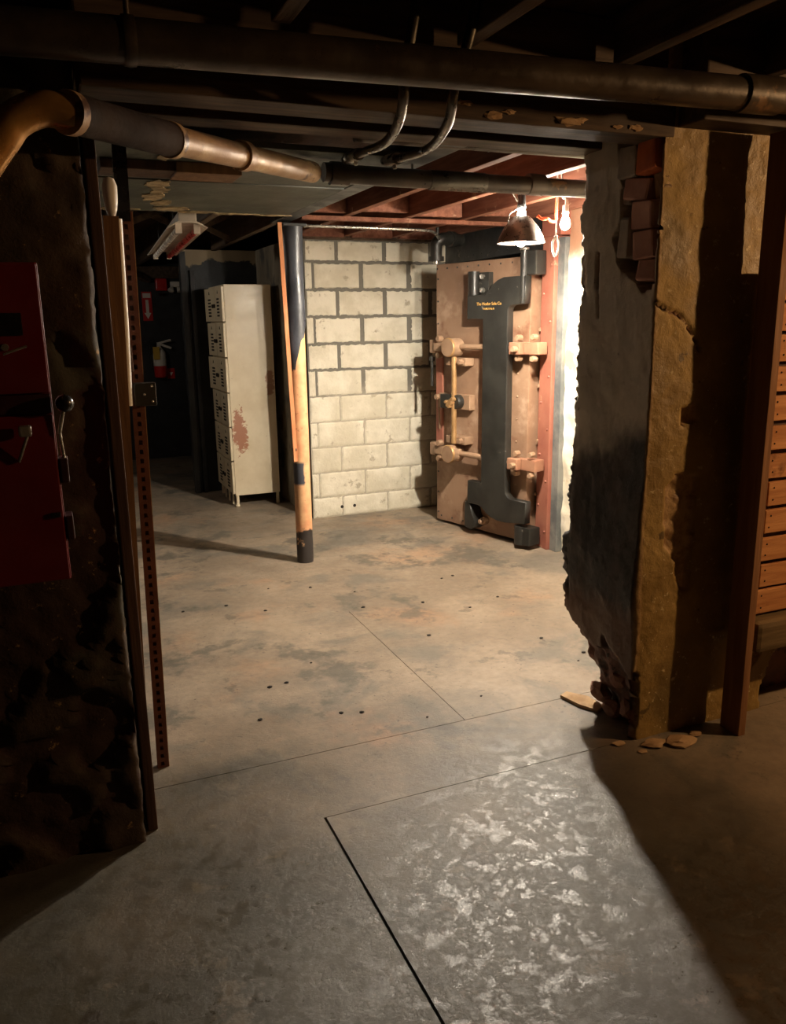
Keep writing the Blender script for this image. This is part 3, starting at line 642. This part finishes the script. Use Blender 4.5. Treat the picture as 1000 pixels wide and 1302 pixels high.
sg = thing('fire_extinguisher_sign', 'tall red sign with white downward arrow above the fire extinguisher', 'sign', (1.075, 9.555, 1.54))
MB().box((-.052, -.006, 0), (.052, 0, .31), .001).obj('plate', 'sign_red', sg)
sheet('arrow', [[(-.016, .225), (.016, .225), (.016, .085), (.036, .085), (0, .02), (-.036, .085), (-.016, .085)]], .003, 'sign_white', sg, fr(-.007))
MB().box((-.042, -.008, .245), (.042, -.006, .295)).obj('header_band', 'sign_white', sg)
fp = thing('fire_alarm_box', 'small red alarm box high on the black far wall', 'alarm', (1.235, 9.52, 1.86))
MB().box((-.06, -.04, 0), (.06, .04, .13), .012).obj('case', 'sign_red', fp); MB().lathe([(.045, -.02), (.03, -.045), (.0001, -.05)], (0, -.02, -.005), 14, (0, 0, 1)).obj('bell', 'red_dark', fp)
em = thing('emergency_light', 'small white twin-head light on black far wall beside the red alarm', 'light', (1.385, 9.52, 1.83))
MB().box((-.05, -.02, .07), (.05, .04, .13), .01).obj('case', 'sign_white', em)
for x, a in ((-.035, -.4), (.03, .3)): MB().lathe([(.015, 0), (.035, .05), (.033, .055), (.0001, .05)], (x, -.02, .07), 14, (a, -.5, -.8)).obj('lamp_head', 'sign_white', em)
rs = thing('red_notice', 'little square red notice below and right of the extinguisher', 'sign', (1.275, 9.555, .90))
MB().box((-.042, -.005, 0), (.042, 0, .115), .001).obj('plate', 'sign_red', rs)
sheet('triangle_mark', [[(-.022, .07), (.022, .07), (0, .03)]], .002, 'sign_white', rs, fr(-.006))

# fluorescent fixture
ff = thing('fluorescent_fixture', 'unlit twin tube fluorescent fixture under the dark left joists', 'light fixture', (.79, 4.78, 2.0), math.radians(-3.2))
MB().box((-.05, 0, .045), (.05, 1.95, .10), .008).obj('channel', 'fixture', ff)
sheet('reflector', [[(-.11, .02), (-.05, .052), (.05, .052), (.11, .02), (.105, .016), (.048, .044), (-.048, .044), (-.105, .016)]], 1.95, 'fixture', ff, lambda u, v, w: Vector((u, .975+w, v)))
for y in (.02, 1.91):
    for x in (-.05, .05): MB().box((x-.018, y, -.012), (x+.018, y+.02, .05), .003).obj('lamp_holder', 'fixture', ff)
MB().cyl((-.05, .04, .01), (-.05, 1.91, .01), .018, 14).obj('tube', 'tube_white', ff)
MB().cyl((.05, .04, .01), (.05, 1.91, .01), .018, 14).obj('tube', 'tube_red', ff)
for x, y in ((-.04, .4), (.04, .4), (-.04, 1.6), (.04, 1.6)): MB().cyl((x, y, .09), (x, y, .33), .004, 6).obj('hanger', 'cord_black', ff)

# ================================================================== PIPES
bp = thing('ceiling_pipe', 'thick dark iron pipe crossing in front of the timber header', 'pipe', (0, 0, 0))
pz = lambda x: 2.075+.0235*(x-.6)
MB().cyl((-2.6, 1.9, pz(-2.6)), (5.4, 1.9, pz(5.4)), .044, 24).obj('pipe_run', 'pipe_dark', bp)
MB().cyl((1.86, 1.9, pz(1.86)), (2.0, 1.9, pz(2.0)), .050, 24).obj('coupling', 'pipe_dark', bp)
for x in (-.9, .22, 2.7): MB().lathe([(.047, -.012), (.049, 0), (.047, .012)], (x, 1.9, pz(x)), 24, (1, 0, .02)).cyl((x, 1.9, pz(x)), (x, 1.9, 2.34), .006, 8).obj('hanger', 'pipe_dark', bp)
ap = thing('elbow_pipe', 'scraped tan and brown pipe bending down past the left wall with brassy elbow', 'pipe', (0, 0, 0))
MB().tube(spline([(-.36, 2.19, 1.70), (-.28, 2.06, 1.70), (-.20, 1.97, 1.715), (-.115, 1.95, 1.78), (-.046, 1.95, 1.866), (-.010, 1.95, 1.911), (.045, 1.95, 1.936), (.105, 1.95, 1.930)]), .036, 20).obj('elbow', 'pipe_brass', ap)
MB().cyl((.095, 1.945, 1.931), (.345, 2.25, 1.953), .041, 20).obj('sleeve', 'pipe_brown', ap)
MB().tube([(.335, 2.24, 1.953), (.59, 2.6, 1.994), (.955, 3.005, 2.028)], .036, 20).obj('tan_section', 'pipe_tan', ap)
for p, q in (((.088, 1.937, 1.93), (.102, 1.954, 1.931)), ((.338, 2.243, 1.952), (.352, 2.262, 1.954)), ((.60, 2.61, 1.995), (.625, 2.64, 1.998))): MB().cyl(p, q, .044, 20).obj('coupling', 'pipe_tan', ap)
cp = thing('overhead_pipe', 'black iron pipe running under the red joists to the broken pillar', 'pipe', (0, 0, 0))
MB().tube(spline([(.995, 3.0, 2.030), (1.05, 3.0, 2.030), (1.2, 3.0, 2.026), (2.0, 3.0, 2.022), (2.98, 3.0, 2.02)], 5), .034, 20).obj('pipe_run', 'pipe_dark', cp)
for x in (1.02, 1.86): MB().cyl((x, 3.0, 2.028), (x+.07, 3.0, 2.027), .041, 20).obj('coupling', 'pipe_dark', cp)
MB().cyl((1.42, 3.0, 2.024), (1.66, 3.0, 2.023), .0365, 20).obj('bare_patch', 'conduit', cp)
for x in (1.35, 2.35): MB().cyl((x, 3.0, 2.05), (x, 3.0, 2.34), .005, 8).obj('hanger', 'steel', cp)
dp = thing('upper_pipe', 'slim dark pipe behind the timber header above the two bent conduits', 'pipe', (0, 0, 0))
MB().cyl((1.0, 2.68, 2.092), (2.98, 2.68, 2.092), .021, 16).obj('pipe_run', 'pipe_dark', dp)
for x in (1.95, 1.5): MB().cyl((x, 2.68, 2.07), (x, 2.68, 2.34), .004, 8).obj('hanger', 'steel', dp)
for pts, lab in (([(.93, 1.985, 2.34), (.905, 1.985, 2.23), (.875, 1.985, 2.085), (.885, 2.02, 2.030), (.925, 2.15, 2.008), (.985, 2.38, 2.012), (1.02, 2.62, 2.035), (1.05, 2.92, 2.062)], 'bent metal conduit diving under the header, nearest the soffit board'),
                 ([(1.09, 1.985, 2.34), (1.056, 1.985, 2.20), (1.012, 1.985, 2.07), (1.025, 2.03, 2.026), (1.06, 2.13, 2.008), (1.15, 2.42, 2.016), (1.19, 2.7, 2.04), (1.20, 2.92, 2.064)], 'bent metal conduit diving under the header, nearest the broken pillar')):
    cv = thing('bent_conduit', lab, 'conduit', (0, 0, 0), 0, 'twin bent conduits under the header')
    MB().tube(spline(pts, 8), .0135, 14).obj('tube', 'conduit', cv)
    q = Vector(pts[-2]); q2 = Vector(pts[-1]); a = q.lerp(q2, .35); b = q.lerp(q2, .8)
    MB().cyl(a, b, .020, 14).disc(a.lerp(b, .3)+Vector((0, 0, -.018)), .007, .014, (0, 0, -1), 6).obj('coupling', 'steel', cv)
tc = thing('thin_conduit', 'thin silver conduit running level from the pole top across the block wall', 'conduit', (0, 0, 0))
MB().tube(spline([(1.40, 4.92, 2.063), (1.6, 4.9, 2.060), (2.0, 4.9, 2.058), (2.28, 4.93, 2.058), (2.40, 5.0, 2.055), (2.56, 5.25, 2.04)]), .009, 10).obj('tube', 'steel', tc)
bf = thing('pipe_fitting', 'black iron elbow fitting over the free edge of the vault door', 'fitting', (2.60, 5.32, 1.90))
MB().tube(spline([(-.03, 0, .0), (-.03, 0, .07), (-.025, .0, .12), (.03, .0, .15), (.2, .08, .15)]), .042, 16).obj('elbow', 'hinge_black', bf)
for a, b in (((-.03, 0, .0), (-.03, 0, .03)), ((.08, .02, .15), (.12, .04, .15))): MB().cyl(a, b, .055, 16).obj('flange', 'hinge_black', bf)
MB().cyl((-.03, 0, -.02), (-.03, 0, .0), .02, 10).obj('plug', 'steel', bf)
MB().cyl((-.02, 0, .14), (-.02, 0, .27), .012, 8).obj('hanger', 'hinge_black', bf)

# ================================================================== LAMPS IN THE LIT ROOM
cl = thing('clamp_lamp', 'spun aluminium reflector clamp lamp hanging before the vault door', 'lamp', (2.262, 3.70, 1.872))
rf = MB().lathe([(.034, .125), (.05, .112), (.085, .07), (.108, .028), (.117, .0), (.121, -.002), (.121, .002), (.118, .006), (.11, .030), (.087, .073), (.052, .115), (.036, .128)], n=36).obj('reflector_shade', 'alu', cl)
MB().lathe([(.0001, .235), (.018, .23), (.021, .19), (.024, .165), (.0001, .165)], n=18).obj('socket', 'cord_black', cl)
MB().lathe([(.017, .165), (.019, .15), (.021, .135), (.022, .11)], n=18).obj('bulb_neck', 'bulb_neck', cl)
MB().lathe([(.0001, -.018), (.012, -.016), (.024, -.004), (.028, .012), (.024, .035), (.016, .06), (.014, .10)], n=20).obj('bulb', 'bulb_main', cl)
MB().bar((-.015, 0, .19), (-.06, .01, .26), .012, .006).bar((.0, 0, .2), (-.03, .01, .27), .012, .006).tube(spline([(-.03, 0, .16), (-.07, 0, .13), (-.075, 0, .06)]), .003, 6).obj('spring_clamp', 'steel', cl)
MB().tube(spline([(0, 0, .23), (.01, .0, .25), (-.04, -.05, .28), (-.12, -.08, .262)]), .004, 8).obj('cord', 'cord_black', cl)
for lab, x, y, z in (('bare lit bulb hanging close to the whitewashed wall', 2.475, 3.63, 1.962),):
    b = thing('hanging_bulb', lab, 'lamp', (x, y, z))
    MB().lathe([(.0001, -.030), (.012, -.027), (.022, -.016), (.025, -.002), (.021, .016), (.012, .034), (.011, .045)], n=18).obj('bulb', 'bulb', b)
    MB().lathe([(.0001, .09), (.015, .088), (.017, .05), (.013, .042), (.0001, .042)], n=14).obj('socket', 'sign_white', b)
    MB().tube(spline([(0, 0, .088), (.004, .01, .12), (-.004, .03, .15), (.0, .05, .376-.0)]), .0035, 8).obj('cord', 'cord_white', b)
oc = tag(MB().tube(spline([(2.33, 3.66, 2.0), (2.35, 3.65, 1.985), (2.38, 3.645, 1.985), (2.40, 3.65, 1.975), (2.43, 3.65, 1.98), (2.44, 3.66, 2.03), (2.47, 3.70, 2.12)]), .008, 8).obj('extension_cord', 'cord_orange'), 'short loop of orange extension cord strung between the lamps', 'cord')
lp = [(2.372+.018*math.sin(t)*(1-.25*math.cos(t)), 3.555, 1.842-.042*math.cos(t)) for t in [2*math.pi*k/24 for k in range(25)]]
co = thing('cord_loop', 'white cord tied in a teardrop loop hanging beside the reflector lamp', 'cord', (0, 0, 0))
MB().tube(lp, .005, 8, False).obj('loop', 'cord_white', co)
MB().tube(spline([(2.372, 3.555, 1.882), (2.371, 3.555, 1.93), (2.374, 3.556, 2.05), (2.372, 3.555, 2.2), (2.372, 3.555, 2.34)]), .004, 8).obj('cord', 'cord_white', co)
MB().lump((2.372, 3.555, 1.89), .011, 2, 1).obj('knot', 'cord_white', co)

# ================================================================== LEFT SIDE: jambs, slotted angle, red cabinet
MB0 = MB().box((.135, 2.30, 0), (.165, 2.46, 2.03), .004)
struct(MB0.obj('trim_4', 'post_dark'), 'dark timber lining of the opening by the left wall')
jp = tag(MB().bar((.150, 2.56, 0), (.206, 2.56, 1.80), .042, .05).obj('jamb_post', 'post_brown'), 'brown wooden jamb post leaning at the left edge of the opening', 'post')
wp_ = thing('white_pipe', 'thin white plastic pipe behind the brown jamb post', 'pipe', (0, 0, 0))
MB().tube(spline([(.214, 2.600, 1.26), (.223, 2.600, 1.50), (.230, 2.600, 1.80)]), .012, 12).obj('tube', 'white_pvc', wp_)
MB().lathe([(.0001, 0), (.010, .004), (.016, .02), (.020, .05), (.021, .085), (.014, .105), (.0001, .11)], (.214, 2.592, 1.803), 14).obj('end_cap', 'white_pvc', wp_)
sa = thing('slotted_angle', 'rust red slotted steel angle post with latch box, beside the brown jamb post', 'post', (0, 0, 0))
def lean(z): return .207+.036*z/2.03
b = MB(); N = 62; zt = 1.83
for k in range(N):
    z0, z1 = zt*k/N, zt*(k+1)/N; zm0, zm1 = z0+(z1-z0)*.25, z0+(z1-z0)*.75
    def q(xa, xb, za, zb):
        b.bar((lean((za+zb)/2)+(xa+xb)/2, 2.66, za), (lean((za+zb)/2)+(xa+xb)/2, 2.66, zb), xb-xa, .0035)
    q(0, .013, z0, z1); q(.024, .038, z0, z1); q(.013, .024, z0, zm0); q(.013, .024, zm1, z1)
b.obj('perforated_flange', 'angle_red', sa)
MB().bar((lean(0)+.038, 2.68, 0), (lean(1.83)+.038, 2.68, 1.83), .004, .04).obj('side_flange', 'pipe_tan', sa)
MB().bar((lean(0)+.016, 2.672, 0), (lean(1.83)+.016, 2.672, 1.83), .03, .01).obj('backing_strip', 'post_dark', sa)
MB().bar((lean(1.80)+.012, 2.655, 1.80), (lean(2.05)+.012, 2.655, 2.05), .04, .02).obj('top_extension', 'black_plastic', sa)
lb = MB().box((.236, 2.615, 1.255), (.300, 2.655, 1.325), .003).obj('latch_box', 'hinge_black', sa)
for x, z in ((.288, 1.315), (.288, 1.268), (.265, 1.29)): MB().rivet((x, 2.615, z), .004, (0, -1, 0)).obj('screw', 'steel', lb)
MB().box((.205, 2.625, 1.36), (.24, 2.655, 1.44), .003).obj('hinge_leaf', 'post_dark', sa)

rb = thing('switch_cabinet', 'red enamelled steel switch cabinet with levers on the dark left wall', 'cabinet', (0, 2.05, .895))
MB().box((-.55, .012, 0), (0, .19, .745), .004).obj('case', 'red_box', rb)
MB().box((-.545, 0, .455), (-.003, .012, .742), .003).obj('door', 'red_box', rb)
MB().box((-.545, 0, .003), (-.003, .012, .405), .003).obj('door', 'red_box', rb)
MB().box((-.545, .004, .408), (-.003, .013, .452), .002).obj('seam_band', 'red_dark', rb)
MB().box((-.10, -.003, .585), (-.045, 0, .635), .001).obj('name_plate', 'black_plastic', rb)
MB().box((-.03, -.006, .16), (-.008, 0, .172), .001).obj('latch', 'black_plastic', rb)
lv_ = MB().cyl((.014, .02, .27), (.008, -.002, .36), .0045, 8).cyl((.008, -.002, .36), (.024, -.01, .425), .0045, 8).obj('lever', 'steel', rb)
MB().lathe([(.0001, -.021), (.012, -.0175), (.019, -.009), (.021, 0), (.019, .009), (.012, .0175), (.0001, .021)], (.026, -.012, .430), 16).obj('lever_knob', 'black_plastic', lv_)
MB().box((0, .0, .24), (.02, .05, .30), .004).obj('lever_bracket', 'red_dark', rb)
MB().box((0, .0, .10), (.018, .06, .16), .004).obj('lever_bracket', 'red_dark', rb)
l2 = MB().cyl((-.085, -.004, .30), (-.055, -.03, .375), .004, 8).obj('lever', 'steel', rb)
MB().box((-.078, -.04, .36), (-.05, -.01, .385), .005).obj('lever_grip', 'steel', l2)
MB().cyl((-.085, 0, .56), (-.085, -.02, .56), .008, 10).cyl((-.09, -.02, .545), (-.04, -.02, .562), .003, 8).obj('catch_wire', 'steel', rb)

# ================================================================== RIGHT SIDE: upright, slatted panel, ledge
tag(MB().box((2.190, 2.005, 0), (2.222, 2.095, 2.06), .002).obj('upright_board', 'board_side'), 'brown wooden upright board standing against the yellow plaster wall', 'board')
sp = thing('slatted_panel', 'panel of weathered horizontal wooden slats leaning on the yellow wall', 'panel', (2.275, 2.06, .43))
for x in (.09, .75): MB().box((x, .028, 0), (x+.045, .058, 1.22), .003).obj('batten', 'post_dark', sp)
MB().box((-.036, .0185, 0), (.94, .028, 1.22), .001).obj('light_block_board', 'post_dark', sp)  # added board, widened to block light slits and darken the gap by the upright
for k in range(12):
    ht = random.uniform(.080, .090); dx = random.uniform(-.008, .010)
    sl = MB().box((-.0, -.004, 0), (.95, .018, ht), .003).obj('slat', 'slat', sp, (dx, random.uniform(-.003, .003), .012+k*.1005))
    sl.rotation_euler = (0, random.uniform(-.006, .006), 0)
    for z in (.022, ht-.02): MB().rivet((.022+random.uniform(-.004, .004), -.004, z), .0035, (0, -1, 0)).obj('nail', 'slot', sl)
lg_ = tag(MB().box((2.235, 2.0, .315), (3.3, 2.11, .43), .02).obj('ledge_beam', 'ledge'), 'thick grimy timber ledge carrying the slatted panel', 'beam')
MB().box((3.1, 2.02, 0), (3.2, 2.10, .318), .004).obj('prop', 'ledge', lg_)

# plaster crumbs at the pillar's foot
for k, (x, y, rx, lab) in enumerate(((1.97, 2.05, .05, 'flat plaster chunk fallen at the foot of the yellow pillar face'), (1.87, 2.08, .035, 'small plaster lump at the broken pillar corner'), (1.76, 2.14, .02, 'tiny plaster crumb beside the broken pillar corner'),
                                     (2.06, 2.08, .022, 'small plaster crumb before the shadowed wall strip'), (1.80, 2.06, .014, 'tiny plaster crumb lying out from the pillar'))):
    tag(MB().lump((0, 0, rx*.22), rx, k+3, 2, .45, (1.25, .8, .26)).obj('plaster_chunk', 'chunk', None, (x, y, 0)), lab, 'rubble', 'plaster crumbs at the pillar foot')
q = [(1.775, 2.535), (1.82, 2.55), (1.87, 2.48), (1.88, 2.38), (1.83, 2.36), (1.80, 2.43)]
tag(sheet('plaster_flake', [[(a+.012*nz(a, b, 0, 40), b+.012*nz(a, b, 5, 40)) for a, b in q]], .012, 'chunk', None, lambda u, v, w: Vector((u, v, .008+w))), 'thin broken plaster flake lying under the dark pillar side', 'rubble')
# pebbles on the lit floor
for k in range(26):
    x, y = random.uniform(.5, 2.2), random.uniform(2.4, 4.4)
    if (x > 1.7 and y < 2.8) or (abs(x-1.4) < .1 and abs(y-4.85) < .12): continue
    tag(MB().lump((0, 0, .003), random.uniform(.005, .011), k, 1, .4, (1.2, 1, .5)).obj('floor_crumb', 'joint', None, (x, y, 0)), 'tiny crumb of grit scattered on the lit concrete floor', 'grit', 'grit on the lit floor')

# warm lamp that lights the near room from the right, outside the frame
wl = thing('bare_bulb_pendant', 'warm bare bulb hanging on a cord over the near room', 'lamp', (4.0, .85, 2.0))
MB().lathe([(.0001, -.040), (.016, -.036), (.028, -.022), (.032, -.002), (.027, .02), (.016, .045), (.014, .06)], n=18).obj('bulb', 'bulb_warm', wl)
MB().lathe([(.0001, .12), (.018, .118), (.02, .06), (.016, .055), (.0001, .055)], n=14).obj('socket', 'cord_black', wl)
MB().cyl((0, 0, .118), (0, 0, .6), .004, 8).obj('cord', 'cord_black', wl)

# lamp of the far left bay, hidden from here behind the left wall
wf = thing('far_bay_bulb', 'bare bulb hanging under the dark joists of the far left bay', 'lamp', (-.30, 6.7, 1.98))
MB().lathe([(.0001, -.040), (.016, -.036), (.028, -.022), (.032, -.002), (.027, .02), (.016, .045), (.014, .06)], n=18).obj('bulb', 'bulb_far', wf)
MB().lathe([(.0001, .12), (.018, .118), (.02, .06), (.016, .055), (.0001, .055)], n=14).obj('socket', 'cord_black', wf)
MB().cyl((0, 0, .118), (0, 0, .36), .004, 8).obj('cord', 'cord_black', wf)
